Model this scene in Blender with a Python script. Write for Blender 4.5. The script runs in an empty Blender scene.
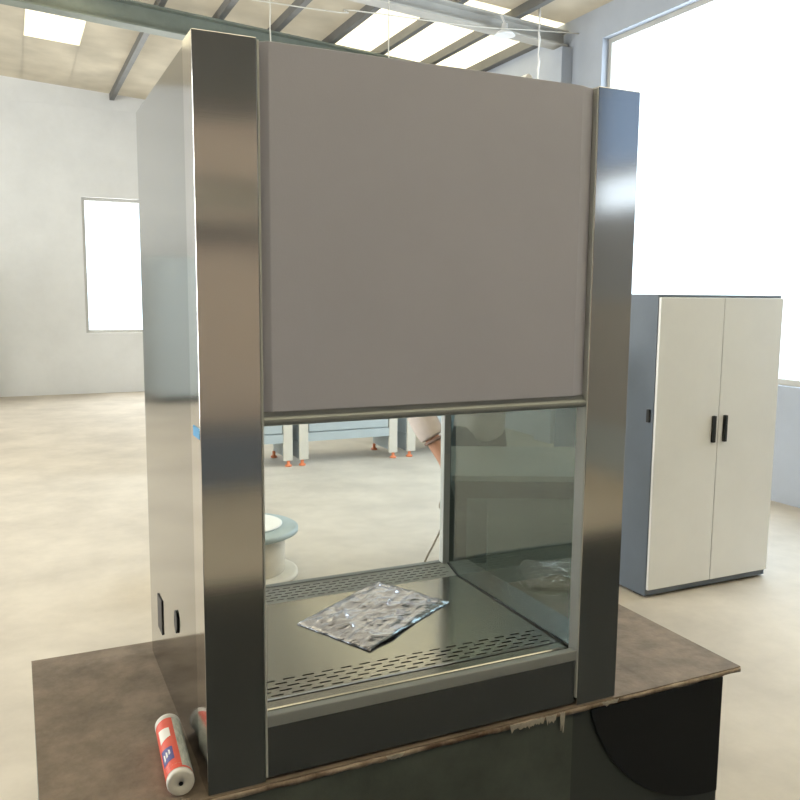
import bpy, bmesh, math, random
from mathutils import Vector, Matrix
random.seed(7)
C = bpy.context.scene.collection
PI = math.pi

# ------------------------------------------------------------------ materials
def mat(name, col, rough=.5, metal=0., var=0., vscale=6., bump=0., bscale=40., stretch=None, col2=None, aniso=0., spec=.5, coords='Object', emit=None):
    m = bpy.data.materials.new(name); m.use_nodes = True
    nt = m.node_tree; b = nt.nodes['Principled BSDF']
    b.inputs['Base Color'].default_value = (*col, 1); b.inputs['Roughness'].default_value = rough
    b.inputs['Metallic'].default_value = metal
    b.inputs['Specular IOR Level'].default_value = spec
    if aniso:
        b.inputs['Anisotropic'].default_value = aniso
    tc = nt.nodes.new('ShaderNodeTexCoord'); mp = nt.nodes.new('ShaderNodeMapping')
    nt.links.new(tc.outputs[coords], mp.inputs[0])
    if stretch: mp.inputs['Scale'].default_value = stretch
    if var or col2:
        n = nt.nodes.new('ShaderNodeTexNoise'); n.inputs['Scale'].default_value = vscale; n.inputs['Detail'].default_value = 6
        n.inputs['Roughness'].default_value = .65
        nt.links.new(mp.outputs[0], n.inputs[0])
        r = nt.nodes.new('ShaderNodeValToRGB'); nt.links.new(n.outputs[0], r.inputs[0])
        c2 = col2 or tuple(c*(1-var) for c in col)
        r.color_ramp.elements[0].position = .35; r.color_ramp.elements[1].position = .65
        r.color_ramp.elements[0].color = (*c2, 1); r.color_ramp.elements[1].color = (*col, 1)
        nt.links.new(r.outputs[0], b.inputs['Base Color'])
    if bump:
        n2 = nt.nodes.new('ShaderNodeTexNoise'); n2.inputs['Scale'].default_value = bscale; n2.inputs['Detail'].default_value = 4
        nt.links.new(mp.outputs[0], n2.inputs[0])
        bp = nt.nodes.new('ShaderNodeBump'); bp.inputs['Strength'].default_value = bump; bp.inputs['Distance'].default_value = .01
        nt.links.new(n2.outputs[0], bp.inputs['Height']); nt.links.new(bp.outputs[0], b.inputs['Normal'])
    return m

def brushed(name, col, rough, streak=.05):
    """brushed stainless: fine horizontal grain changes the gloss a little and spreads reflections up and down"""
    m = bpy.data.materials.new(name); m.use_nodes = True
    nt = m.node_tree; b = nt.nodes['Principled BSDF']
    b.inputs['Base Color'].default_value = (*col, 1); b.inputs['Metallic'].default_value = 1
    tc = nt.nodes.new('ShaderNodeTexCoord'); mp = nt.nodes.new('ShaderNodeMapping')
    mp.inputs['Scale'].default_value = (3, 3, 900)
    nt.links.new(tc.outputs['Object'], mp.inputs[0])
    n = nt.nodes.new('ShaderNodeTexNoise'); n.inputs['Scale'].default_value = 1; n.inputs['Detail'].default_value = 3
    nt.links.new(mp.outputs[0], n.inputs[0])
    mr = nt.nodes.new('ShaderNodeMapRange'); mr.inputs[3].default_value = rough-streak; mr.inputs[4].default_value = rough+streak
    nt.links.new(n.outputs[0], mr.inputs[0]); nt.links.new(mr.outputs[0], b.inputs['Roughness'])
    bp = nt.nodes.new('ShaderNodeBump'); bp.inputs['Strength'].default_value = .03; bp.inputs['Distance'].default_value = .0003
    nt.links.new(n.outputs[0], bp.inputs['Height']); nt.links.new(bp.outputs[0], b.inputs['Normal'])
    return m

def glass(name, tint, gloss, rough=.02):
    m = bpy.data.materials.new(name); m.use_nodes = True
    nt = m.node_tree; nt.nodes.clear()
    o = nt.nodes.new('ShaderNodeOutputMaterial'); mx = nt.nodes.new('ShaderNodeMixShader')
    t = nt.nodes.new('ShaderNodeBsdfTransparent'); g = nt.nodes.new('ShaderNodeBsdfGlossy')
    t.inputs[0].default_value = (*tint, 1); g.inputs['Roughness'].default_value = rough; g.inputs[0].default_value = (.9, .95, .92, 1)
    lw = nt.nodes.new('ShaderNodeLayerWeight'); lw.inputs[0].default_value = .5
    pw = nt.nodes.new('ShaderNodeMath'); pw.operation = 'POWER'; pw.inputs[1].default_value = 5
    fr = nt.nodes.new('ShaderNodeMath'); fr.operation = 'MULTIPLY_ADD'; fr.inputs[1].default_value = .95; fr.inputs[2].default_value = .035
    nt.links.new(lw.outputs['Facing'], pw.inputs[0]); nt.links.new(pw.outputs[0], fr.inputs[0])
    ad = nt.nodes.new('ShaderNodeMath'); ad.operation = 'ADD'; ad.inputs[1].default_value = gloss; ad.use_clamp = True
    nt.links.new(fr.outputs[0], ad.inputs[0]); nt.links.new(ad.outputs[0], mx.inputs[0])
    nt.links.new(t.outputs[0], mx.inputs[1]); nt.links.new(g.outputs[0], mx.inputs[2]); nt.links.new(mx.outputs[0], o.inputs[0])
    return m

def translucent(name, col, frac, rough_col=None, vscale=2.):
    m = bpy.data.materials.new(name); m.use_nodes = True
    nt = m.node_tree; nt.nodes.clear()
    o = nt.nodes.new('ShaderNodeOutputMaterial'); mx = nt.nodes.new('ShaderNodeMixShader'); mx.inputs[0].default_value = frac
    d = nt.nodes.new('ShaderNodeBsdfDiffuse'); t = nt.nodes.new('ShaderNodeBsdfTranslucent')
    tc = nt.nodes.new('ShaderNodeTexCoord'); n = nt.nodes.new('ShaderNodeTexNoise'); n.inputs['Scale'].default_value = vscale; n.inputs['Detail'].default_value = 5
    r = nt.nodes.new('ShaderNodeValToRGB'); r.color_ramp.elements[0].position = .3; r.color_ramp.elements[1].position = .7
    r.color_ramp.elements[0].color = (*[c*.8 for c in col], 1); r.color_ramp.elements[1].color = (*col, 1)
    nt.links.new(tc.outputs['Object'], n.inputs[0]); nt.links.new(n.outputs[0], r.inputs[0])
    nt.links.new(r.outputs[0], d.inputs[0]); nt.links.new(r.outputs[0], t.inputs[0])
    nt.links.new(d.outputs[0], mx.inputs[1]); nt.links.new(t.outputs[0], mx.inputs[2]); nt.links.new(mx.outputs[0], o.inputs[0])
    return m

M = {
 'steel': brushed('brushed_stainless', (.55, .535, .525), .10, .02),
 'steel_side': brushed('polished_stainless', (.66, .66, .65), .14, .03),
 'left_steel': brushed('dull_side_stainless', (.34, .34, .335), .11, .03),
 'tray': brushed('tray_stainless', (.40, .39, .365), .22, .04),
 'beam': brushed('beam_stainless', (.40, .40, .40), .24, .04),
 'panel': mat('lilac_grey_enamel', (.50, .495, .58), .45, 0, .04, 3, .03, 300),
 'alu': mat('aluminium_trim', (.33, .345, .345), .5, .3),
 'alu_light': mat('light_aluminium', (.50, .51, .50), .55, .2),
 'alu_dark': mat('dark_aluminium', (.20, .21, .21), .5, .3),
 'black': mat('black_rubber', (.012, .012, .013), .5),
 'green': mat('dark_green_enamel', (.105, .12, .108), .5, 0, .35, 5, .05, 60),
 'rust': mat('rusty_worn_edge', (.50, .41, .33), .8, 0, 0, 11, .4, 60, col2=(.12, .075, .05)),
 'rusttop': mat('dusty_table_top', (.25, .195, .15), .75, 0, 0, 9, .2, 50, col2=(.14, .107, .08)),
 'concrete': mat('pale_concrete', (.60, .545, .475), .75, 0, 0, 1.6, .1, 12, col2=(.47, .425, .37)),
 'white_wall': mat('white_limewash', (.74, .75, .76), .85, 0, .08, 1.5, .1, 9),
 'blue_wall': mat('blue_grey_limewash', (.40, .435, .50), .85, 0, .08, 1.5, .1, 9),
 'beige_wall': mat('beige_plaster', (.60, .50, .43), .85, 0, .12, 1.2, .1, 9),
 'girder': mat('grey_green_steel_paint', (.20, .225, .19), .6, 0, .2, 4),
 'girder_pale': mat('pale_steel_paint', (.50, .49, .46), .6, 0, .1, 4),
 'purlin': mat('dark_steel_purlin', (.14, .14, .135), .6, 0, .2, 4),
 'unit': mat('blue_grey_enamel', (.44, .50, .53), .45, 0, .06, 3),
 'unit_col': mat('cream_film_covered_steel', (.66, .63, .56), .45, 0, .06, 8),
 'dark_unit': mat('slate_blue_enamel', (.135, .165, .21), .4, 0, .1, 3),
 'white_enamel': mat('white_enamel', (.82, .83, .84), .4, 0, .04, 3),
 'orange': mat('orange_plastic', (.80, .24, .10), .45),
 'spool_grey': mat('grey_plastic_flange', (.42, .50, .52), .5, 0, .15, 8),
 'spool_cream': mat('cream_wrapped_core', (.68, .62, .52), .6, 0, .12, 12),
 'spool_white': mat('white_paper_disc', (.86, .86, .84), .6, 0, .05, 12),
 'tube_white': mat('white_tube_plastic', (.72, .70, .66), .45, 0, .08, 20),
 'tape': mat('blue_tape', (.03, .30, .62), .4),
 'cord': mat('grey_brown_cord', (.33, .28, .22), .6),
 'wire': mat('pale_wire', (.60, .58, .52), .5),
 'rope': mat('white_twisted_cord', (.80, .79, .77), .7),
 'skin': mat('skin', (.56, .30, .21), .5, 0, .1, 18),
 'jacket': mat('pinkish_grey_cloth', (.60, .52, .50), .9, 0, .12, 14, .3, 60),
 'trousers': mat('dark_cloth', (.05, .055, .065), .9, 0, .1, 14),
 'hair': mat('black_hair', (.012, .010, .009), .5, 0, .2, 60, .4, 200),
 'shoe': mat('black_shoe', (.02, .02, .02), .5),
 'bench_steel': mat('dull_zinc_top', (.42, .43, .42), .4, .5, .1, 5),
 'bench_frame': mat('charcoal_steel_frame', (.055, .062, .06), .5),
 'flake': mat('peeling_pale_paint', (.50, .46, .40), .8, 0, .3, 60),
 'locker_grey': mat('locker_grey_paint', (.42, .42, .42), .5, 0, .15, 3),
 'bench_panel': mat('grey_green_sheet', (.26, .29, .28), .55, 0, .15, 3),
 'blue_pane': glass('blue_reflection_glass', (.43, .48, .54), -.02),
 'clear': glass('clear_glass', (.97, .985, .98), -.03),
 'side_glass': glass('grey_dimming_glass', (.47, .53, .52), .05, .03),  # grey tint also puts the dimness of the things behind into the glass
 'sheet': translucent('cream_fibreglass_sheet', (.56, .52, .44), .45),
 'skylight': translucent('clear_fibreglass_sheet', (.92, .86, .70), .82),
 'mat_dark': mat('dark_reflection_mat', (.022, .027, .028), .7, 0, .3, 3),
 'lamp': mat('white_lamp_enamel', (.85, .86, .88), .3),
 'eye': mat('eye_white', (.75, .73, .70), .3),
}
def tube_label():
    m = bpy.data.materials.new('red_white_blue_label'); m.use_nodes = True
    m.node_tree.nodes['Principled BSDF'].inputs['Roughness'].default_value = .4
    return m

# bag foil
def foil():
    m = mat('silver_foil_film', (.70, .69, .77), .14, .8, bump=.6, bscale=16, stretch=(1, 2.6, 1))
    return m
M['foil'] = foil()
M['red'] = mat('red_print', (.72, .085, .045), .45, 0, .1, 40)
M['navy'] = mat('navy_print', (.05, .05, .22), .45)
M['white_print'] = mat('white_print', (.74, .72, .68), .45)
M['pale_print'] = mat('grey_small_print', (.60, .60, .52), .5, 0, 0, 120, col2=(.30, .33, .28), stretch=(1, .25, 1))

# ------------------------------------------------------------------ mesh helpers
def obj(name, bm, m, parent=None, smooth=False, bevel=0, seg=2):
    """bm is in world coordinates; the object is stored relative to its parent's place"""
    me = bpy.data.meshes.new(name)
    bmesh.ops.recalc_face_normals(bm, faces=bm.faces)
    org = Vector((0, 0, 0))
    if parent is not None:
        p = parent
        while p is not None: org += p.location; p = p.parent
    else:
        vs = [v.co for v in bm.verts]
        org = Vector((sum(v.x for v in vs)/len(vs), sum(v.y for v in vs)/len(vs), min(v.z for v in vs)))
    for v in bm.verts: v.co -= org
    bm.to_mesh(me); bm.free()
    if smooth:
        for p in me.polygons: p.use_smooth = True
    for mm in (m if isinstance(m, (list, tuple)) else [m]): me.materials.append(mm)
    o = bpy.data.objects.new(name, me); C.objects.link(o)
    if parent is not None: o.parent = parent
    else: o.location = org
    if bevel:
        md = o.modifiers.new('bevel', 'BEVEL'); md.width = bevel; md.segments = seg; md.limit_method = 'ANGLE'
    return o

def thing(name, label, cat, loc, group=None):
    o = bpy.data.objects.new(name, None); C.objects.link(o); o.location = loc; o.empty_display_size = .1
    o['label'] = label; o['category'] = cat
    if group: o['group'] = group
    return o
def tag(o, label, cat, group=None):
    o['label'] = label; o['category'] = cat
    if group: o['group'] = group
    return o
def struct(name, bm, m, **k):
    o = obj(name, bm, m, **k); o['kind'] = 'structure'; return o

def box(bm, x0, x1, y0, y1, z0, z1, rot=0, piv=None, mi=0):
    r = bmesh.ops.create_cube(bm, size=1)
    c = Vector(((x0+x1)/2, (y0+y1)/2, (z0+z1)/2))
    for v in r['verts']:
        v.co = Vector((v.co.x*(x1-x0), v.co.y*(y1-y0), v.co.z*(z1-z0))) + c
    if rot:
        pv = Vector(piv or c); R = Matrix.Rotation(rot, 3, 'Z')
        for v in r['verts']: v.co = R @ (v.co-pv) + pv
    for f in {f for v in r['verts'] for f in v.link_faces}: f.material_index = mi
    return r['verts']
def B(*a, **k): bm = bmesh.new(); box(bm, *a, **k); return bm
def prism(bm, pts, axis, a, b):
    """extrude 2-D outline along axis ('x','y','z')"""
    def P(u, v, w): return {'x': (w, u, v), 'y': (u, w, v), 'z': (u, v, w)}[axis]
    A = [bm.verts.new(P(u, v, a)) for u, v in pts]; D = [bm.verts.new(P(u, v, b)) for u, v in pts]
    bm.faces.new(A); bm.faces.new(D[::-1])
    n = len(pts)
    for i in range(n): bm.faces.new((A[i], A[(i+1) % n], D[(i+1) % n], D[i]))
def tubepath(bm, pts, r, n=8, cap=True):
    pts = [Vector(p) for p in pts]; rings = []
    rr = r if isinstance(r, (list, tuple)) else [r]*len(pts)
    for i, p in enumerate(pts):
        t = (pts[min(i+1, len(pts)-1)]-pts[max(i-1, 0)]).normalized()
        up = Vector((0, 0, 1)) if abs(t.z) < .9 else Vector((0, 1, 0))
        s = t.cross(up).normalized(); u = s.cross(t)
        rings.append([bm.verts.new(p + rr[i]*(math.cos(2*PI*k/n)*s + math.sin(2*PI*k/n)*u)) for k in range(n)])
    for a, b in zip(rings, rings[1:]):
        for k in range(n): bm.faces.new((a[k], a[(k+1) % n], b[(k+1) % n], b[k]))
    if cap: bm.faces.new(rings[0]); bm.faces.new(rings[-1][::-1])
def lathe(bm, prof, c, n=40, axis=Vector((0, 0, 1))):
    """prof: list of (radius, distance along axis) from c"""
    axis = Vector(axis).normalized(); up = Vector((0, 1, 0)) if abs(axis.z) > .9 else Vector((0, 0, 1))
    s = axis.cross(up).normalized(); u = s.cross(axis); rings = []; c = Vector(c)
    for r, h in prof:
        if r < 1e-6: rings.append([bm.verts.new(c+axis*h)]*n); continue
        rings.append([bm.verts.new(c+axis*h+r*(math.cos(2*PI*k/n)*s+math.sin(2*PI*k/n)*u)) for k in range(n)])
    for a, b in zip(rings, rings[1:]):
        for k in range(n):
            q = []
            for v in (a[k], a[(k+1) % n], b[(k+1) % n], b[k]):
                if v not in q: q.append(v)
            if len(q) > 2: bm.faces.new(q)
def smoothpath(pts, n=6):
    pts = [Vector(p) for p in pts]; out = []
    for i in range(len(pts)-1):
        p0, p1, p2, p3 = pts[max(i-1, 0)], pts[i], pts[i+1], pts[min(i+2, len(pts)-1)]
        for k in range(n):
            t = k/n
            out.append(.5*((2*p1)+(-p0+p2)*t+(2*p0-5*p1+4*p2-p3)*t*t+(-p0+3*p1-3*p2+p3)*t**3))
    out.append(pts[-1]); return out

def wall_with_holes(name, axis, pos, thick, a0, a1, z0, z1, holes, m):
    """wall in plane axis=pos made of slabs around rectangular holes (a0,a1,z0,z1)"""
    bm = bmesh.new()
    def bb(u0, u1, w0, w1):
        if u1-u0 < 1e-4 or w1-w0 < 1e-4: return
        if axis == 'x': box(bm, min(pos, pos+thick), max(pos, pos+thick), u0, u1, w0, w1)
        else: box(bm, u0, u1, min(pos, pos+thick), max(pos, pos+thick), w0, w1)
    cur = a0
    for h in sorted(holes):
        bb(cur, h[0], z0, z1); bb(h[0], h[1], z0, h[2]); bb(h[0], h[1], h[3], z1); cur = h[1]
    bb(cur, a1, z0, z1)
    return struct(name, bm, m)

# ------------------------------------------------------------------ hall shell
XW, XL, YN, YF, ZE, SL = 5.293, -6.0, -6.0, 13.0, 4.6, .0635
def roofz(x): return ZE + SL*(XW-x)
struct('floor', B(XL-.2, XW+.2, YN-.2, YF+.2, -.1, 0), M['concrete'])
WIN_R = [(1.2, 5.60, .95, 4.278), (-5.8, -3.0, 2.50, 3.95)]
WIN_B = [(.3, 4.2, 2.40, 2.68), (-4.5, -1.0, 2.40, 2.68)]
WIN_L = [(2.0, 5.4, .3, 3.9), (7.0, 10.5, 1.0, 3.9)]
wall_with_holes('wall_right', 'x', XW, .2, YN-.2, YF+.2, 0, ZE+.0, WIN_R, M['blue_wall'])
wall_with_holes('wall_back', 'y', YF, .2, XL, XW, 0, ZE, [(.8, 4.2, 1.0, 3.2)], M['white_wall'])
wall_with_holes('wall_left', 'x', XL, -.2, YN-.2, YF+.2, 0, roofz(XL), WIN_L, M['white_wall'])
wall_with_holes('wall_front', 'y', YN, -.2, XL, XW, 0, ZE, WIN_B, M['beige_wall'])
for i_, (ya, yb) in enumerate(((YF, YF+.2), (YN-.2, YN))):
    bm = bmesh.new(); prism(bm, [(XL, ZE+.001), (XW, ZE+.001), (XL, roofz(XL)-.002)], 'y', ya, yb)
    struct('trim_%d' % (5+i_), bm, M['white_wall'])
def window(i, axis, pos, a0, a1, z0, z1, nm, s=1, gm='clear'):
    f = bmesh.new(); g = bmesh.new(); w = .05
    def bb(bm, u0, u1, w0, w1, d=.05):
        if axis == 'x': box(bm, pos+s*.08, pos+s*(.08+d), u0, u1, w0, w1)
        else: box(bm, u0, u1, pos+s*.08, pos+s*(.08+d), w0, w1)
    bb(f, a0, a1, z0, z0+w); bb(f, a0, a1, z1-w, z1); bb(f, a0, a0+w, z0+w, z1-w); bb(f, a1-w, a1, z0+w, z1-w)
    for k in range(1, nm):
        u = a0+(a1-a0)*k/nm; bb(f, u-.02, u+.02, z0+w, z1-w)
    bb(g, a0+w, a1-w, z0+w, z1-w, .01)
    fr = struct('window_%d' % i, f, M['girder_pale'])
    obj('window_pane', g, M[gm], fr)
window(1, 'x', XW, *WIN_R[0], 1)
window(2, 'x', XW, -5.8, -3.0, 2.50, 2.92, 2)
window(8, 'x', XW, -5.8, -3.0, 2.921, 3.95, 2, 1, 'blue_pane')  # unseen window added; its blue pane tints the right column's reflection
window(3, 'y', YF, .8, 4.2, 1.0, 3.2, 3)
window(4, 'x', XL, *WIN_L[0], 3, -1)
window(5, 'x', XL, *WIN_L[1], 3, -1)
window(6, 'y', YN, *WIN_B[0], 3, -1, 'sheet')
window(7, 'y', YN, *WIN_B[1], 3, -1, 'sheet')

# roof: corrugated-looking sheets between the purlins, the clear ones are skylights, some added for light
bounds_x = [XL-.2, -4.0, -3.35, -2.0, -1.3, 0., .67, 1.32, 1.97, 2.62, 3.30, 3.945, 4.63, XW+.2]
sheet = bmesh.new(); sky = bmesh.new(); opaque = bmesh.new()
def roofslab(bm, x0, x1, y0, y1, t=.012):
    vs = box(bm, x0, x1, y0, y1, 0, t)
    for v in vs: v.co.z += roofz(v.co.x)
for a, b in zip(bounds_x, bounds_x[1:]):
    if a >= 3.2:
        roofslab(sky, a, b, 6.25, 10.6); roofslab(sheet, a, b, 1.0, 6.25); roofslab(sheet, a, b, 10.6, YF+.2)
    elif a in (-4.0, -2.0, 0.):
        roofslab(sky, a, b, 1.0, 10.6); roofslab(sheet, a, b, 10.6, YF+.2)  # clear bays added to light the floor
    else: roofslab(sheet, a, b, 1.0, YF+.2)
    if a in (-4.0, -2.0, 0., .67, 1.32, 2.62, 3.30, 3.945, 4.63): roofslab(sky, a, b, -4.6, 1.0); roofslab(opaque, a, b, YN-.2, -4.6, .05)  # unseen skylights overhead added to brighten the cabinet front
    else: roofslab(opaque, a, b, YN-.2, 1.0, .05)
struct('ceiling', sheet, M['sheet'])
struct('trim_1', sky, M['skylight'])
struct('trim_2', opaque, M['purlin'])

PG = 'dark roof purlins under the sheets'
for i, x in enumerate([1.32, 1.97, 2.62, 3.30, 3.945, 4.63]):
    bm = bmesh.new(); w = .035
    vs = box(bm, x-w, x+w, 1.0, YF-.01, -.10, -.002)
    for v in vs: v.co.z += roofz(x+w)
    tag(obj('roof_purlin', bm, M['purlin']), ['', '', '', 'dark steel purlin bordering the brighter roof sheets on their left',
        'dark steel purlin crossing above the pale rafter, middle of the bright sheets', 'dark steel purlin between the two brightest roof sheets nearest the right wall'][i] if i > 2 else
        ['leftmost dark steel purlin seen at the top over the left steel column', 'dark steel purlin second from the left at the photo top', 'dark steel purlin third from the left, near the hanging wire'][i], 'purlin', PG)
def girder(y, h, w, name, label, m):
    bm = bmesh.new(); x0, x1 = XL+.02, XW-.02
    def fl(ya, yb, d0, d1):
        vs = box(bm, x0, x1, ya, yb, 0, 1)
        for v in vs: v.co.z = roofz(v.co.x)-.106-(d0 if v.co.z > .5 else d1)
    fl(y-w, y+w, 0, .02); fl(y-.008, y+.008, .02, h-.02); fl(y-w, y+w, h-.02, h)
    return tag(obj(name, bm, m), label, 'beam')
girder(8.22, .25, .10, 'roof_girder', 'broad grey-green steel roof girder running down behind the left column and panel', M['girder'])
girder(6.25, .16, .09, 'roof_girder', 'pale steel rafter meeting the right wall column, round lamp below', M['girder_pale'])
tag(obj('wall_column', B(XW-.14, XW-.002, 6.10, 6.42, 0.0, ZE-.29), M['blue_wall']), 'pale steel column on the right wall carrying the pale rafter', 'column')
# eave beam
tag(obj('eave_beam', B(XW-.10, XW-.005, 6.45, YF-.05, ZE-.12, ZE-.01), M['purlin']), 'dark beam along the top of the right wall under the roof', 'beam')

# ceiling lamp under the pale rafter
L = thing('ceiling_lamp', 'small white round lamp hanging under the pale rafter at the photo top', 'lamp', (4.40, 6.1, 4.34))
bm = bmesh.new(); lathe(bm, [(0, .12), (.03, .12), (.035, .06), (.085, .03), (.11, 0), (.10, 0), (.08, .02), (0, .03)], (4.40, 6.05, 4.30)); obj('lamp_shade', bm, M['lamp'], L, True)
bm = bmesh.new(); tubepath(bm, [(4.40, 6.05, 4.42), (4.40, 6.12, 4.52)], .012); obj('lamp_stem', bm, M['lamp'], L)

# wires
bm = bmesh.new(); tubepath(bm, smoothpath([(XL, 6.0, 4.25), (1.775, 6., 4.238), (2.679, 6, 4.286), (3.451, 6., 4.307), (4.102, 6, 4.332), (4.674, 6, 4.382), (XW, 6.0, 4.43)]), .006, 6)
tag(obj('overhead_wire', bm, M['wire'], smooth=True), 'thin pale wire strung sideways beneath the roof and rafter', 'wire')
for x, z0, r, mm, lb in [(4.81, 3.4, .011, 'rope', 'whitish twisted cord hanging from rafter end near the right wall'),
                     (3.09, 3.4, .006, 'wire', 'thin wire dangling in front of the bright roof sheets, mid photo'),
                     (1.92, 3.4, .006, 'wire', 'thin wire dangling just right of the left steel column top')]:
    bm = bmesh.new(); pts = [(x+.008*math.sin(k*2.3)*(1 if r > .01 else .4), 6.03, z0+(roofz(x)-.002-z0)*k/16) for k in range(17)]
    tubepath(bm, pts, [r*(1.0+.35*math.sin(k*1.7)) for k in range(17)] if r > .01 else r, 6)
    tag(obj('twisted_string' if mm == 'rope' else 'dangling_wire', bm, M[mm], smooth=True), lb, 'string' if mm == 'rope' else 'wire')

# ------------------------------------------------------------------ steel table under the cabinet
TZ = .668
T = thing('steel_table', 'heavy dark green steel table with a rusty worn edge carrying the steel cabinet', 'table', (.5, .4, 0))
bm = bmesh.new(); box(bm, -.30, 1.42, -.004, .80, TZ-.004, TZ)
obj('tabletop', bm, M['rusttop'], T)
# rusty irregular rim
bm = bmesh.new(); n = 90
rows = []
for k in range(n+1):
    x = -.30+1.72*k/n; j = lambda a: random.uniform(-a, a)
    rows.append([bm.verts.new((x, -.001, TZ-.0045)), bm.verts.new((x, -.006+j(.0008), TZ-.002+j(.001))), bm.verts.new((x, -.007+j(.001), TZ-.008)), bm.verts.new((x, -.006+j(.001), TZ-.014+j(.0015))), bm.verts.new((x, .004, TZ-.016))])
for a, b in zip(rows, rows[1:]):
    for i in range(4): bm.faces.new((a[i], a[i+1], b[i+1], b[i]))
    bm.faces.new((a[4], a[0], b[0], b[4]))
bm.faces.new(rows[0]); bm.faces.new(rows[-1][::-1])
o = obj('table_edge', bm, M['rust'], T, True); o['label'] = 'rusty chipped front edge'
obj('front_sheet', B(-.295, .874, -.001, .0035, .03, TZ-.016), M['green'], T)
obj('side_sheet', B(-.300, -.290, .0045, .78, .03, TZ-.006), M['green'], T)
obj('side_sheet', B(.864, .874, .0045, .78, .03, TZ-.006), M['green'], T)
obj('back_sheet', B(-.29, 1.41, .78, .79, .03, TZ-.006), M['green'], T)
bm = bmesh.new()
box(bm, .8745, 1.37, .012, .022, .06, TZ-.016)
obj('bay_shade_sheet', bm, M['bench_frame'], T)  # dark sheet across the open bay, its shade put into the colour
bm = bmesh.new(); pts = []
cx, cz, R_ = 1.36, .765, .445
a = PI+math.asin((cz-(TZ-.024))/R_)
while a < PI*1.5: pts.append((cx+R_*math.cos(a), cz+R_*math.sin(a))); a += .06
prism(bm, pts+[(1.369, cz-R_), (1.369, TZ-.024)], 'y', .0045, .0115)
o = obj('dark_arc_sheet', bm, M['black'], T, bevel=.002); o['label'] = 'black curved sheet added for a dark round shape under the right end of the top'  # sheet made up for the dark round shape in the bay
random.seed(5)
for cxp, wp, zl in ((.72, .030, .018), (.765, .022, .013), (.805, .016, .020), (.838, .007, .050), (.98, .026, .010), (.40, .022, .008)):
    bm = bmesh.new(); n = 9; top = [(cxp-wp+2*wp*k/n, TZ-.003+random.uniform(-.001, .001)) for k in range(n+1)]
    bot = [(cxp-wp*.8+1.6*wp*k/n, TZ-.006-zl*random.uniform(.35, 1)) for k in range(n, -1, -1)]
    prism(bm, top+bot, 'y', -.0088, -.0076)
    o = obj('paint_flake', bm, M['flake'], T)
obj('bottom_rail', B(-.29, 1.41, .0, .04, .0, .06), M['green'], T)
for x in (-.29, 1.37):
    for y in (.045, .74): obj('leg', B(x, x+.04, y, y+.035, 0, TZ-.006), M['green'], T)
obj('shelf', B(.88, 1.37, .05, .77, .12, .13), M['bench_frame'], T)

# ------------------------------------------------------------------ the clean-air cabinet
ZB, ZT, ZF = .6725, 2.105, .8015
XI1, XI2, YD = .1165, .8842, .6725
K = thing('laminar_flow_cabinet', 'large stainless steel clean air cabinet with grey front panel and glass window standing on table', 'cabinet', (.5, .36, TZ+.0005))
z0 = TZ+.001
def column(xa, xb, outer):
    bm = bmesh.new()
    y1 = .033
    if outer < 0: pts = [(xa, 0), (xb, 0), (xb, y1), (xa+.003, y1), (xa+.003, .085), (xa, .085)]
    else: pts = [(xa, 0), (xb, 0), (xb, .085), (xb-.003, .085), (xb-.003, y1), (xa, y1)]
    prism(bm, pts, 'z', z0 if outer > 0 else z0, ZT)
    return obj('side_column', bm, M['steel'], K, bevel=.0016, seg=2)
column(0, XI1, -1); column(XI2, 1.0, 1)
# bright folded lip along each column's inner edge
for xa, xb in ((XI1+.0002, XI1+.0042), (XI2-.0042, XI2-.0002)):
    obj('edge_strip', B(xa, xb, -.0006, .034, z0+.01 if xa < .5 else z0+.02, ZT-.004), M['alu_light'], K, bevel=.0006)
# front panel with folded sides
bm = bmesh.new()
prism(bm, [(XI1+.006, .014), (XI1+.022, .001), (.842, .001), (.872, .012), (XI2-.006, .012), (XI2-.006, .03), (XI1+.006, .03)], 'z', 1.4215, ZT-.003)
obj('front_panel', bm, M['panel'], K, bevel=.0015)
# sash rail: rounded aluminium profile under the panel
bm = bmesh.new()
prism(bm, [(.008, 1.394), (.002, 1.397), (0, 1.402), (0, 1.407), (.003, 1.411), (.009, 1.412), (.009, 1.4205), (.028, 1.4205), (.028, 1.394)], 'x', XI1+.005, XI2-.005)
obj('sash_rail', bm, M['alu'], K)
# housing: roof, back, top box
obj('housing', B(.0130, .9955, .034, .735, 1.423, ZT-.004), M['steel_side'], K, bevel=.001)
# the clip of white plastic on top
# side panel, left (outside)
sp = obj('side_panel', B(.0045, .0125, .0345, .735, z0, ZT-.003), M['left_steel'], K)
bm = bmesh.new()
lathe(bm, [(0, 0), (.9, 0), (1.0, .1), (1., .35), (.8, .42), (.55, .36), (0, .30)], (0, 0, 0), 28, (1, 0, 0))
for v in bm.verts: v.co = Vector((.0042-v.co.x*.009, .330+v.co.y*.020, .903+v.co.z*.027))
g = obj('cable_grommet', bm, M['black'], sp, True); g['label'] = 'black oval rubber grommet'
bm = bmesh.new(); box(bm, .0015, .0044, .535, .60, .79, .88); g = obj('power_socket', bm, M['black'], sp, bevel=.003); g['label'] = 'black socket near the rear edge'
# inner left wall
obj('inner_wall', B(.104, .111, .035, YD, ZF, 1.42), M['steel_side'], K)
# plinth with inner deck
bm = bmesh.new(); box(bm, .013, .995, .035, .735, z0, .770); obj('plinth', bm, M['beam'], K)
obj('front_beam', B(XI1+.005, XI2-.005, .004, .034, z0+.006, .7835), M['beam'], K, bevel=.001)
obj('drip_rail', B(XI1+.0045, XI2-.0045, 0.0, .020, .7840, .8090), M['alu'], K, bevel=.002)
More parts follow.
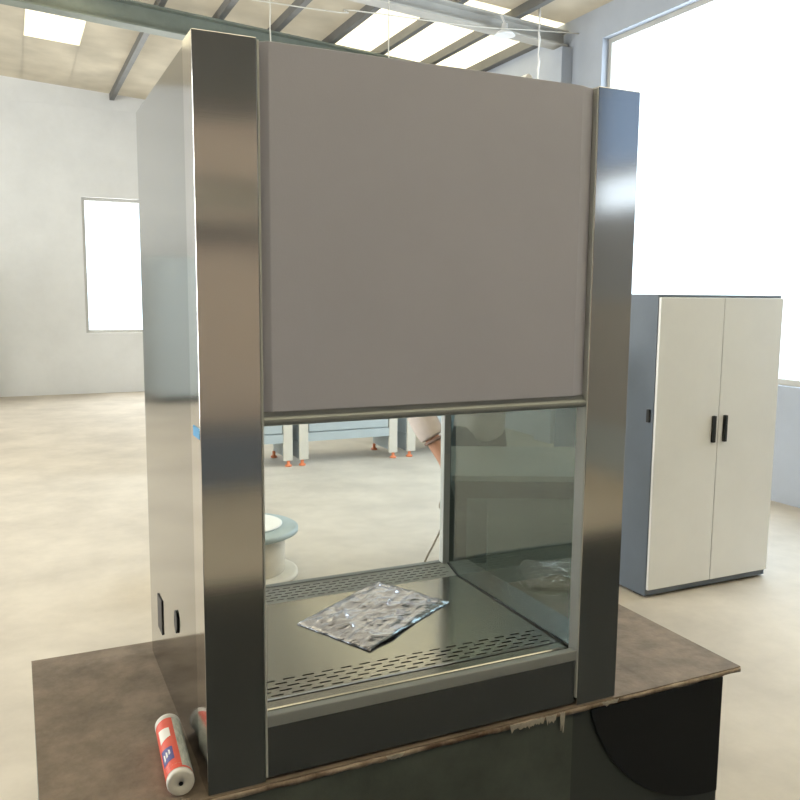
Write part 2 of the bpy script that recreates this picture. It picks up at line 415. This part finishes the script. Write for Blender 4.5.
# worktop tray with real slots
def slot_plate(name, x0, x1, ylist, conv, pitch, sl, sw, m, parent, thick):
    """ylist: row boundaries; rows between them carry slots. conv maps (x,y)->Vector"""
    bm = bmesh.new()
    def quad(*p): bm.faces.new([bm.verts.new(conv(*q)) for q in p])
    for j, (ya, yb, has) in enumerate(ylist):
        if not has:
            quad((x0, ya), (x1, ya), (x1, yb), (x0, yb)); continue
        off = pitch/2 if j % 2 else 0
        x = x0+.012+off
        quad((x0, ya), (x, ya), (x, yb), (x0, yb))
        yc = (ya+yb)/2
        while x+pitch < x1-.012:
            xa, xb = x+(pitch-sl)/2, x+(pitch+sl)/2
            O = [(x, ya), (x+pitch, ya), (x+pitch, yb), (x, yb)]
            H = [(xa+sw/2, yc-sw/2), (xb-sw/2, yc-sw/2), (xb, yc), (xb-sw/2, yc+sw/2), (xa+sw/2, yc+sw/2), (xa, yc)]
            quad(O[0], O[1], H[1], H[0]); quad(O[1], H[2], H[1]); quad(O[1], O[2], H[2]); quad(O[2], H[3], H[2])
            quad(O[2], O[3], H[4], H[3]); quad(O[3], H[5], H[4]); quad(O[3], O[0], H[5]); quad(O[0], H[0], H[5])
            x += pitch
        quad((x, ya), (x1, ya), (x1, yb), (x, yb))
    bmesh.ops.remove_doubles(bm, verts=bm.verts, dist=1e-5)
    o = obj(name, bm, m, parent)
    s = o.modifiers.new('solid', 'SOLIDIFY'); s.thickness = thick; s.offset = -1
    return o
rows = [(.072, .083, False)]
y = .083
for k in range(5): rows.append((y, y+.0165, True)); y += .0165
rows.append((y, .600, False))
tray = slot_plate('work_tray', .1115, .8865, rows, lambda x, y: Vector((x, y, ZF)), .0455, .029, .0056, M['tray'], K, .0015)
bm = bmesh.new(); prism(bm, [(.070, ZF), (.046, ZF-.0015), (.044, ZF-.004), (.044, ZF-.016), (.046, ZF-.016), (.048, ZF-.005), (.070, ZF-.003)], 'x', .1115, .8865)
obj('tray_lip', bm, M['tray'], K)
ang = math.atan2(.0225, .065)
rows = [(.0, .008, False)]; y = .008
for k in range(5): rows.append((y, y+.011, True)); y += .011
rows.append((y, .069, False))
slot_plate('rear_air_grille', .1115, .8865, rows, lambda x, t: Vector((x, .600+t*math.cos(ang), ZF+.0005+t*math.sin(ang))), .030, .022, .0030, M['alu_light'], K, .0012)
obj('drain_pan', B(.1125, .8855, .046, .668, .7705, .7745), M['black'], K)
# side window, gaskets and posts
obj('side_window', B(.8885, .8935, .034, YD-.014, ZF+.001, 1.3935), M['side_glass'], K)
bm = bmesh.new(); box(bm, .8845, .8884, .046, .602, ZF+.0003, ZF+.004)
vs = box(bm, .8845, .8884, .602, .662, ZF+.0003, ZF+.004)
for v in vs: v.co.z += (v.co.y-.602)*math.tan(ang)
obj('gasket', bm, M['black'], K)
obj('window_post', B(.868, .8925, YD-.0125, YD+.012, ZF+.018, 1.4225), M['alu_light'], K, bevel=.002)
obj('window_frame', B(.8865, .9955, .036, .735, 1.395, 1.4225), M['alu'], K)
obj('window_frame', B(.894, .9955, .036, .735, .7705, ZF-.002), M['beam'], K)
obj('back_sill', B(.1125, .8855, YD-.003, YD+.02, .7705, .8255), M['alu_dark'], K)
obj('back_window', B(.1125, .8675, YD+.002, YD+.006, .8258, 1.4225), M['clear'], K)

# white plastic clip lying on the top
bm = bmesh.new(); prism(bm, [(.69, 2.1015), (.735, 2.1015), (.735, 2.118), (.725, 2.122), (.715, 2.110), (.69, 2.108)], 'y', .04, .07)
tag(obj('plastic_clip', bm, M['lamp']), 'little white plastic corner piece on top of the steel cabinet', 'clip')
# blue tape
bm = bmesh.new(); box(bm, -.0012, 0, .003, .060, 1.377, 1.397)
tag(obj('blue_tape_piece', bm, M['tape']), 'piece of bright blue tape stuck on the left column side', 'tape')

# ------------------------------------------------------------------ silver bag on the tray
def bag():
    c00, c10, c11, c01 = Vector((.324, .435, 0)), Vector((.432, .209, 0)), Vector((.758, .413, 0)), Vector((.645, .652, 0))
    bm = bmesh.new(); n, m = 64, 44
    from mathutils import noise
    def pt(u, v, top):
        p = (c00*(1-u)+c01*u)*(1-v)+(c10*(1-u)+c11*u)*v
        e = min(u, 1-u, v, 1-v); puff = min(1, e/.16)**.6
        nz = noise.noise(Vector((u*5.0, v*9, 3))) ; rd = 1-abs(noise.noise(Vector((u*4+v*3, v*7-u*3, 8))))*2
        h = .002+.010*puff*(.65+.5*nz)+.006*puff*max(0, rd)**3
        if u > .90: h += .004*math.sin((u-.9)*60)*(1-abs(v-.5))
        lift = .006*max(0, 1-abs(v-1)/.12)*max(0, 1-abs(u-.25)/.3)
        w = Vector((noise.noise(Vector((u*6, v*6, 1)))*.004, noise.noise(Vector((u*6, v*6, 5)))*.004, 0))
        return Vector((p.x, p.y, ZF+.0012+(h+lift if top else .0003+lift*.8)))+w
    T1 = [[bm.verts.new(pt(i/n, j/m, True)) for j in range(m+1)] for i in range(n+1)]
    Bm = [[bm.verts.new(pt(i/n, j/m, False)) for j in range(m+1)] for i in range(n+1)]
    for i in range(n):
        for j in range(m):
            bm.faces.new((T1[i][j], T1[i+1][j], T1[i+1][j+1], T1[i][j+1])); bm.faces.new((Bm[i][j], Bm[i][j+1], Bm[i+1][j+1], Bm[i+1][j]))
    for i in range(n):
        for j in (0, m): bm.faces.new((T1[i][j], Bm[i][j], Bm[i+1][j], T1[i+1][j]))
    for j in range(m):
        for i in (0, n): bm.faces.new((T1[i][j], T1[i][j+1], Bm[i][j+1], Bm[i][j]))
    return bm
tag(obj('foil_bag', bag(), M['foil'], smooth=True), 'crumpled silver foil bag lying flat on the steel work tray', 'bag')

# ------------------------------------------------------------------ sealant cartridge
A = Vector((-.0475, .024, TZ+.0275)); Dv = (Vector((-.031, .30, TZ+.0275))-A).normalized(); LEN = .235; RR = .0268
TU = thing('sealant_cartridge', 'red, white and blue sealant tube lying beside the steel cabinet', 'tube', (A.x, A.y+.1, TZ+.001))
bm = bmesh.new()
lathe(bm, [(0, .004), (.0035, .004), (.0045, -.001), (.023, -.001), (.0258, .001), (RR, .004), (RR, .012), (RR-.0006, .013), (RR-.0006, LEN-.01), (RR+.0008, LEN-.008), (RR+.0008, LEN), (RR-.002, LEN+.002), (.008, LEN+.004), (.007, LEN+.008), (0, LEN+.008)], A, 48, Dv)
obj('barrel', bm, M['tube_white'], TU, True)
bm = bmesh.new(); lathe(bm, [(0, -.0004), (.0042, -.0004), (.0042, .002), (0, .002)], A-Dv*.0012, 20, Dv); o = obj('hole', bm, M['black'], TU)
o.name = 'nozzle_hole'
def patch(a0, a1, h0, h1, m, name, r=RR+.0004, taper=0):
    """curved sheet on the barrel; angle 0 is up, positive towards the cabinet"""
    bm = bmesh.new(); s = Vector((0, 0, 1)); u = Dv.cross(s).normalized()*1.0
    n = 16; P = []
    for k in range(n+1):
        a = math.radians(a0+(a1-a0)*k/n)
        d = (s*math.cos(a)+u*math.sin(a)); f = k/n
        P.append((bm.verts.new(A+Dv*(h0+taper*f)+d*r), bm.verts.new(A+Dv*(h1-taper*f)+d*r)))
    for p, q in zip(P, P[1:]): bm.faces.new((p[0], q[0], q[1], p[1]))
    return obj(name, bm, M[m], TU, True)
patch(-175, 12, .030, .218, 'red', 'red_label')
patch(12, 100, .020, .220, 'pale_print', 'text_panel', RR+.0005)
patch(-175, 100, .014, .030, 'red', 'label_band', RR+.0003)
patch(-70, -12, .045, .105, 'navy', 'blue_patch', RR+.0008, .006)
patch(-62, -8, .130, .185, 'white_print', 'white_patch', RR+.0008, .01)
for k in range(3): patch(-58+k*13, -50+k*13, .058+k*.006, .085+k*.003, 'white_print', 'letter_stroke', RR+.0012, .004)
patch(-50, -42, .04, .2, 'red', 'label_stripe', RR+.0011) if False else None

# ------------------------------------------------------------------ cord hanging behind the cabinet
bm = bmesh.new()
tubepath(bm, smoothpath([(.96, .83, 1.30), (.955, .80, 1.12), (.945, .78, 1.04), (.930, .78, .998), (.922, .785, .978), (.928, .79, .962), (.941, .79, .99), (.940, .78, .965), (.925, .78, .90), (.90, .785, .845), (.875, .79, .795), (.83, .80, TZ+.004)], 8), .0035, 8)
tag(obj('hanging_cable', bm, M['cord'], smooth=True), 'thin looped brown-grey cord dangling behind the cabinet beside the window post', 'cable')

# ------------------------------------------------------------------ cable spool on the floor
S = thing('cable_spool', 'low cable spool with grey flanges on the concrete floor, seen through window', 'spool', (.87, 3.13, 0))
def lt(name, prof, m, x=.87, y=3.13):
    bm = bmesh.new(); lathe(bm, prof, (x, y, 0), 64); return obj(name, bm, M[m], S, True)
lt('lower_flange', [(0, 0), (.30, 0), (.315, .006), (.315, .026), (.30, .034), (.24, .036), (0, .036)], 'spool_cream')
lt('core', [(.235, .036), (.24, .05), (.238, .14), (.241, .20), (.235, .262), (0, .262)], 'spool_cream')
lt('upper_flange', [(0, .262), (.30, .262), (.318, .270), (.318, .292), (.305, .300), (.25, .302), (.24, .306), (0, .306)], 'spool_grey')
lt('top_disc', [(0, .3062), (.215, .3062), (.225, .310), (.225, .316), (.21, .319), (.06, .319), (.05, .316), (0, .316)], 'spool_white')

# ------------------------------------------------------------------ row of cabinets on the far floor
UG = 'blue-grey steel cabinets on the far floor'
def unit(x0, label):
    """x0 = left outer edge; 1.0 m wide, front at y=6.02"""
    U = thing('lab_cabinet', label, 'cabinet', (x0+.52, 6.3, 0), UG)
    W = 1.045; y0 = 6.02
    obj('body', B(x0+.012, x0+W-.012, y0+.03, y0+.58, .235, 2.0), M['unit'], U, bevel=.004)
    for s in (0, 1):
        xa = x0 if s == 0 else x0+W-.09
        obj('side_column', B(xa, xa+.09, y0, y0+.03, .06, 2.0), M['unit_col'], U, bevel=.003)
        xb = x0+.006 if s == 0 else x0+W-.024
        obj('end_panel', B(xb, xb+.018, y0+.031, y0+.58, .06, .234), M['unit'], U)
        for yy in (y0+.03, y0+.52):
            bm = bmesh.new(); xx = x0+.035 if s == 0 else x0+W-.035
            lathe(bm, [(0, 0), (.032, 0), (.034, .014), (.016, .024), (.016, .065), (0, .065)], (xx, yy, 0), 16)
            ft = obj('levelling_foot', bm, M['orange'], U, True)
            if s == 0 and yy < 6.2: ft['label'] = 'orange levelling foot'
    obj('kick_rail', B(x0+.09, x0+W-.09, y0+.005, y0+.03, .235, .32), M['unit'], U)
    obj('front_door', B(x0+.10, x0+W-.10, y0+.008, y0+.028, .33, 1.9), M['unit'], U, bevel=.003)
    return U
unit(1.05, 'blue-grey steel cabinet on orange feet behind the cable spool, left one')
unit(2.165, 'blue-grey steel cabinet on orange feet standing in the middle of the far row')
unit(3.325, 'blue-grey steel cabinet on orange feet in the far row, behind the person')

# ------------------------------------------------------------------ slate cabinet to the right
W_ = thing('storage_cabinet', 'tall slate blue steel cabinet standing on the floor right of the steel column', 'cabinet', (3.2, 2.3, 0))
obj('body', B(2.785, 3.7, 1.87, 2.75, .012, 1.665), M['dark_unit'], W_, bevel=.004)
for xa, xb in ((2.79, 3.24), (3.245, 3.695)):
    d = obj('door', B(xa, xb, 1.850, 1.868, .05, 1.65), M['white_enamel'], W_, bevel=.003)
    hx = xb-.05 if xa < 3 else xa+.03
    obj('handle', B(hx, hx+.02, 1.83, 1.85, .85, 1.0), M['black'], d, bevel=.003)
obj('side_latch', B(2.770, 2.7845, 1.885, 1.905, .98, 1.05), M['black'], W_, bevel=.002)
for xx in (2.83, 3.65):
    for yy in (1.95, 2.7): obj('foot', B(xx-.03, xx+.03, yy-.03, yy+.03, 0, .0119), M['black'], W_)

# ------------------------------------------------------------------ workbench seen through the side glass
# frame of reference: front edge from (1.34,1.47) to (1.90,1.18), depth towards +y
P0 = Vector((1.335, 1.46, 0)); ux = Vector((.58, -.27, 0)).normalized(); uy = Vector((.27, .58, 0)).normalized()
BN = thing('workbench', 'dark steel workbench with pale zinc top seen through the side glass', 'workbench', P0+ux*.3+uy*.35)
def RB(a0, a1, b0, b1, z0, z1):
    bm = bmesh.new(); vs = box(bm, a0, a1, b0, b1, z0, z1)
    for v in vs: v.co = P0+ux*v.co.x+uy*v.co.y+Vector((0, 0, v.co.z))
    return bm
obj('bench_top', RB(0, .66, 0, .69, .875, .9), M['bench_steel'], BN, bevel=.003)
obj('apron', RB(.015, .645, .015, .035, .80, .8745), M['bench_frame'], BN)
obj('apron', RB(.015, .035, .036, .655, .80, .8745), M['bench_frame'], BN)
for a in (.02, .59):
    for b in (.04, .62): obj('leg', RB(a, a+.05, b, b+.045, 0, .7995 if a > 9 else .80), M['bench_frame'], BN)
obj('shelf', RB(.02, .64, .09, .61, .30, .32), M['bench_panel'], BN)
obj('back_sheet', RB(.02, .64, .667, .673, .05, .8745), M['bench_panel'], BN)
obj('door', RB(.16, .64, .04, .055, .06, .795), M['bench_panel'], BN)

# ------------------------------------------------------------------ unseen things added for the bands they reflect in the steel
tag(obj('added_dark_mat', B(-3.2, 4.9, -3.0, -.05, .0005, .012), M['mat_dark']), 'large dark mat added on the unseen floor to darken the reflections in the steel', 'mat')  # unseen mat added so the lower steel reflects something dark
struct('trim_3', B(XL, XW, YN+.0, YN+.12, 2.12, 2.28), M['purlin'])
struct('trim_4', B(XL, XW-.01, YN+.0, YN+.05, 3.2, ZE+.0), M['purlin'])
D = thing('low_cupboard', 'long low slate blue cupboard along the opposite wall, reflected in the steel columns', 'cupboard', (1.5, -5.6, 0))
obj('body', B(-2.5, 4.2, -5.9, -5.35, .0, .50), M['dark_unit'], D, bevel=.004)
for k in range(8): obj('door', B(-2.48+k*.8375, -1.66+k*.8375, -5.348, -5.33, .05, .46), M['dark_unit'], D, bevel=.003)
L2 = thing('locker', 'charcoal steel locker against the right wall, reflected in the right column', 'locker', (5.0, -4.9, 0))
obj('body', B(4.75, 5.27, -5.8, -3.2, .45, 1.62), M['locker_grey'], L2, bevel=.004)
obj('base', B(4.77, 5.27, -5.78, -3.22, 0, .449), M['unit'], L2)
for k in range(4): obj('door', B(4.735, 4.749, -5.79+k*.65, -5.16+k*.65, .47, 1.60), M['locker_grey'], L2, bevel=.003)
G = thing('tall_cabinet', 'pale grey steel cabinet near the far wall, reflected in the left side panel', 'cabinet', (-2.6, 11.6, 0))
obj('body', B(-3.6, -1.6, 11.2, 12.0, .10, 2.2), M['unit'], G, bevel=.004)
obj('door', B(-3.58, -2.61, 11.18, 11.198, .14, 2.16), M['unit'], G, bevel=.003)
obj('door', B(-2.59, -1.62, 11.18, 11.198, .14, 2.16), M['unit'], G, bevel=.003)
obj('plinth', B(-3.55, -1.65, 11.25, 11.95, 0, .0995), M['bench_frame'], G)

# ------------------------------------------------------------------ person
def skin(name, chains, m, parent, sub=2, root=0):
    """chains: list of lists of (x,y,z,r); shared points are joined by position"""
    verts = []; rad = []; edges = []; idx = {}
    for ch in chains:
        prev = None
        for (x, y, z, r) in ch:
            key = (round(x, 4), round(y, 4), round(z, 4))
            if key not in idx: idx[key] = len(verts); verts.append((x, y, z)); rad.append(r)
            i = idx[key]
            if prev is not None and prev != i: edges.append((prev, i))
            prev = i
    me = bpy.data.meshes.new('tmp'); me.from_pydata(verts, edges, []); me.update()
    o = bpy.data.objects.new('tmp', me); C.objects.link(o)
    sk = o.modifiers.new('s', 'SKIN'); sk.use_smooth_shade = True
    for i, r in enumerate(rad):
        d = me.skin_vertices[0].data[i]
        d.radius = r if isinstance(r, tuple) else (r, r); d.use_root = (i == root)
    sb = o.modifiers.new('u', 'SUBSURF'); sb.levels = sub; sb.render_levels = sub
    bpy.context.view_layer.update()
    dg = bpy.context.evaluated_depsgraph_get()
    me2 = bpy.data.meshes.new_from_object(o.evaluated_get(dg))
    bpy.data.objects.remove(o)
    bm = bmesh.new(); bm.from_mesh(me2)
    return obj(name, bm, m, parent, True)

PN = thing('person', 'person in a pinkish grey jacket, one forearm hanging down behind the cabinet', 'person', (2.11, 2.56, 0))
px, py = 2.11, 2.53
sR = (1.925, 2.42, 1.33); eR = (1.560, 2.24, 1.06); wR = (1.668, 2.13, .80)
sL = (2.295, 2.42, 1.33); eL = (2.425, 2.34, 1.15); wL = (2.28, 2.16, 1.27)
def hand(w, d, side, palm_n):
    """palm and five fingers from wrist w along d"""
    w = Vector(w); d = Vector(d).normalized(); s = Vector(side).normalized(); nn = Vector(palm_n).normalized()
    ch = []; p1 = w+d*.035; p2 = w+d*.075
    root = [(*w, .027), (*p1, .030)]
    ch.append(root+[(*p2, .030)])
    for k, (off, ln) in enumerate([(-.027, .068), (-.009, .078), (.009, .074), (.026, .058)]):
        b = p2+s*off+d*.008; a1 = b+d*ln*.42+nn*.006; a2 = a1+d*ln*.33+nn*.014; a3 = a2+d*ln*.22+nn*.016
        ch.append([(*p2, .030), (*b, .0105), (*a1, .0095), (*a2, .0088), (*a3, .0075)])
    t0 = w+d*.03-s*.028; t1 = t0+d*.03-s*.022+nn*.01; t2 = t1+d*.028-s*.006+nn*.01
    ch.append([(*p1, .030), (*t0, .014), (*t1, .011), (*t2, .009)])
    return ch
dR = (Vector(wR)-Vector(eR)).normalized()+Vector((.05, 0, -.1)); dL = Vector((-.6, -.4, .6))
body = [
 [(px, py+.02, .93, (.12, .085)), (px, py-.02, 1.08, (.105, .08)), (px, py-.07, 1.22, (.115, .08)), (px, py-.10, 1.335, (.09, .06)), (px, py-.12, 1.395, .056), (px, py-.14, 1.435, .054), (px, py-.175, 1.49, (.070, .078)), (px, py-.185, 1.565, (.078, .090)), (px, py-.175, 1.63, (.062, .070))],
 [(px, py-.10, 1.335, (.09, .06)), (*sR, .055), (1.74, 2.33, 1.21, .046), (*eR, .046), ((eR[0]*.6+wR[0]*.4), (eR[1]*.6+wR[1]*.4), (eR[2]*.6+wR[2]*.4), .046), (*wR, .031)],
 [(px, py-.10, 1.335, (.09, .06)), (*sL, .055), (2.37, 2.39, 1.21, .046), (*eL, .038), (*wL, .027)],
 [(px, py+.02, .93, (.12, .085)), (px-.09, py+.02, .84, .085), (px-.10, py+.0, .47, .055), (px-.11, py+.03, .10, .038), (px-.115, py-.07, .045, (.036, .03)), (px-.12, py-.13, .035, (.034, .022))],
 [(px, py+.02, .93, (.12, .085)), (px+.09, py+.02, .84, .085), (px+.10, py+.0, .47, .055), (px+.11, py+.03, .10, .038), (px+.115, py-.07, .045, (.036, .03)), (px+.12, py-.13, .035, (.034, .022))],
]
body += hand(wR, dR, (1, -.3, .4), (.3, -.6, 0)) + hand(wL, dL, (.5, .1, .6), (-.3, .3, -.35))
bd = skin('body', body, M['skin'], PN)
# face
fx, fy, fz = px, py-.185-.082, 1.565
bm = bmesh.new(); lathe(bm, [(0, 0), (.016, .002), (.012, .02), (.006, .042), (0, .046)], (fx, fy-.012, fz-.032), 12); obj('nose', bm, M['skin'], bd, True)
for s in (-1, 1):
    bm = bmesh.new(); bmesh.ops.create_uvsphere(bm, u_segments=14, v_segments=10, radius=.012)
    for v in bm.verts: v.co += Vector((fx+s*.030, fy+.017, fz+.010))
    obj('eye', bm, M['eye'], bd, True)
    bm = bmesh.new(); bmesh.ops.create_uvsphere(bm, u_segments=12, v_segments=8, radius=.0055)
    for v in bm.verts: v.co = Vector((v.co.x+fx+s*.030, v.co.y*.4+fy+.0055, v.co.z+fz+.010))
    obj('pupil', bm, M['black'], bd, True)
    bm = bmesh.new(); tubepath(bm, [(fx+s*.014, fy+.006, fz+.028), (fx+s*.030, fy+.006, fz+.033), (fx+s*.046, fy+.014, fz+.028)], [.002, .0035, .002], 8)
    obj('eyebrow', bm, M['hair'], bd, True)
    bm = bmesh.new(); bmesh.ops.create_uvsphere(bm, u_segments=14, v_segments=10, radius=.02)
    for v in bm.verts: v.co = Vector((v.co.x*.4+fx+s*.078, v.co.y*.8+py-.175, v.co.z*1.5+fz-.01))
    obj('ear', bm, M['skin'], bd, True)
bm = bmesh.new(); bmesh.ops.create_uvsphere(bm, u_segments=14, v_segments=10, radius=.02)
for v in bm.verts: v.co = Vector((v.co.x*1.2+fx, v.co.y*.4+fy+.010, v.co.z*.3+fz-.052))
obj('mouth', bm, mat('lips', (.45, .16, .13), .5), bd, True)
bm = bmesh.new(); bmesh.ops.create_uvsphere(bm, u_segments=28, v_segments=20, radius=1)
for v in list(bm.verts):
    if v.co.z < -.35 or (v.co.y < -.55 and v.co.z < .45): bm.verts.remove(v)
for v in bm.verts: v.co = Vector((v.co.x*.090+px, v.co.y*.104+py-.178, v.co.z*.105+1.588))
o = obj('hair', bm, M['hair'], PN, True); o.modifiers.new('s', 'SOLIDIFY').thickness = .012
# clothes: larger skins
g = .014
jk = [
 [(px, py+.02, .80, (.172, .135)), (px, py+.02, .93, (.168, .132)), (px, py-.02, 1.08, (.158, .128)), (px, py-.07, 1.22, (.172, .132)), (px, py-.10, 1.335, (.150, .112)), (px, py-.125, 1.40, (.082, .080)), (px, py-.132, 1.42, (.080, .078))],
 [(px, py-.10, 1.335, (.150, .112)), (*sR, .082), (1.735, 2.33, 1.21, .072), (1.560, 2.24, 1.07, .082), (1.588, 2.213, 1.00, .080), (1.615, 2.186, .940, .072), (1.621, 2.180, .927, .070)],
 [(px, py-.10, 1.335, (.150, .112)), (*sL, .082), (2.375, 2.39, 1.21, .066), (2.425, 2.34, 1.155, .060), (2.375, 2.275, 1.19, .050), (2.34, 2.23, 1.22, .046)],
]
j = skin('jacket', jk, M['jacket'], PN)
bm = bmesh.new()
cd = (Vector(wR)-Vector(eR)).normalized()
lathe(bm, [(.040, 0), (.055, -.004), (.057, .004), (.054, .010), (.040, .008)], Vector((1.624, 2.176, .917)), 24, cd)
o = obj('cuff', bm, mat('dark_hem', (.22, .15, .13), .9), j, True); o['label'] = 'dark hem of the sleeve'
skin('trousers', [[(px, py+.02, 1.0, (.145, .115)), (px, py+.02, .92, (.150, .122)), (px-.09, py+.02, .82, .098), (px-.10, py+.0, .47, .072), (px-.11, py+.03, .09, .058)],
                  [(px, py+.02, .92, (.150, .122)), (px+.09, py+.02, .82, .098), (px+.10, py+.0, .47, .072), (px+.11, py+.03, .09, .058)]], M['trousers'], PN)
for s in (-1, 1):
    skin('shoe', [[(px+s*.11, py+.05, .045, (.045, .044)), (px+s*.114, py-.05, .045, (.045, .044)), (px+s*.12, py-.15, .036, (.046, .034))]], M['shoe'], PN)

# ------------------------------------------------------------------ light
w = bpy.data.worlds.new('world'); bpy.context.scene.world = w; w.use_nodes = True
bg = w.node_tree.nodes['Background']; bg.inputs[0].default_value = (.80, .90, 1.0, 1); bg.inputs[1].default_value = 3.0
sun = bpy.data.lights.new('sun', 'SUN'); sun.energy = 9.0; sun.angle = .2; sun.color = (1, .94, .86)
so = bpy.data.objects.new('sun', sun); C.objects.link(so); so.location = (0, 5, 12); so.rotation_euler = (math.radians(-8), math.radians(-6), 0)
def area(name, loc, rot, sx, sy, e, col):
    l = bpy.data.lights.new(name, 'AREA'); l.shape = 'RECTANGLE'; l.size = sx; l.size_y = sy; l.energy = e; l.color = col
    o = bpy.data.objects.new(name, l); C.objects.link(o); o.location = loc; o.rotation_euler = rot; return o
R90 = PI/2
area('daylight', (XW+.3, 3.4, 2.6), (0, R90, 0), 3.3, 4.4, 260, (.80, .90, 1))
area('daylight', (XL-.3, 3.7, 2.1), (0, -R90, 0), 3.6, 3.4, 500, (1, .96, .9))
area('daylight', (XL-.3, 8.75, 2.4), (0, -R90, 0), 2.9, 3.5, 300, (1, .96, .9))
area('daylight', (2.5, YF+.3, 2.1), (-R90, 0, 0), 3.4, 2.2, 200, (1, .97, .92))

# ------------------------------------------------------------------ camera
cam = bpy.data.cameras.new('camera'); co = bpy.data.objects.new('camera', cam); C.objects.link(co)
cam.sensor_width = 36; cam.lens = 824.8229/800*36; cam.clip_start = .05
yaw, pitch, roll = .4391, -.125, .008
f = Vector((math.sin(yaw)*math.cos(pitch), math.cos(yaw)*math.cos(pitch), math.sin(pitch)))
r = Vector((math.cos(yaw), -math.sin(yaw), 0)); u = r.cross(f)
r2 = r*math.cos(roll)+u*math.sin(roll); u2 = -r*math.sin(roll)+u*math.cos(roll)
mt = Matrix((r2, u2, -f)).transposed().to_4x4(); mt.translation = Vector((-.3057, -1.519, 1.6439))
co.matrix_world = mt
sc = bpy.context.scene; sc.camera = co
sc.view_settings.view_transform = 'Standard'; sc.view_settings.look = 'None'; sc.view_settings.gamma = 1
sc.view_settings.use_curve_mapping = False; sc.view_settings.exposure = -0.12
sc.cycles.max_bounces = 8; sc.cycles.transparent_max_bounces = 12; sc.cycles.sample_clamp_indirect = 6
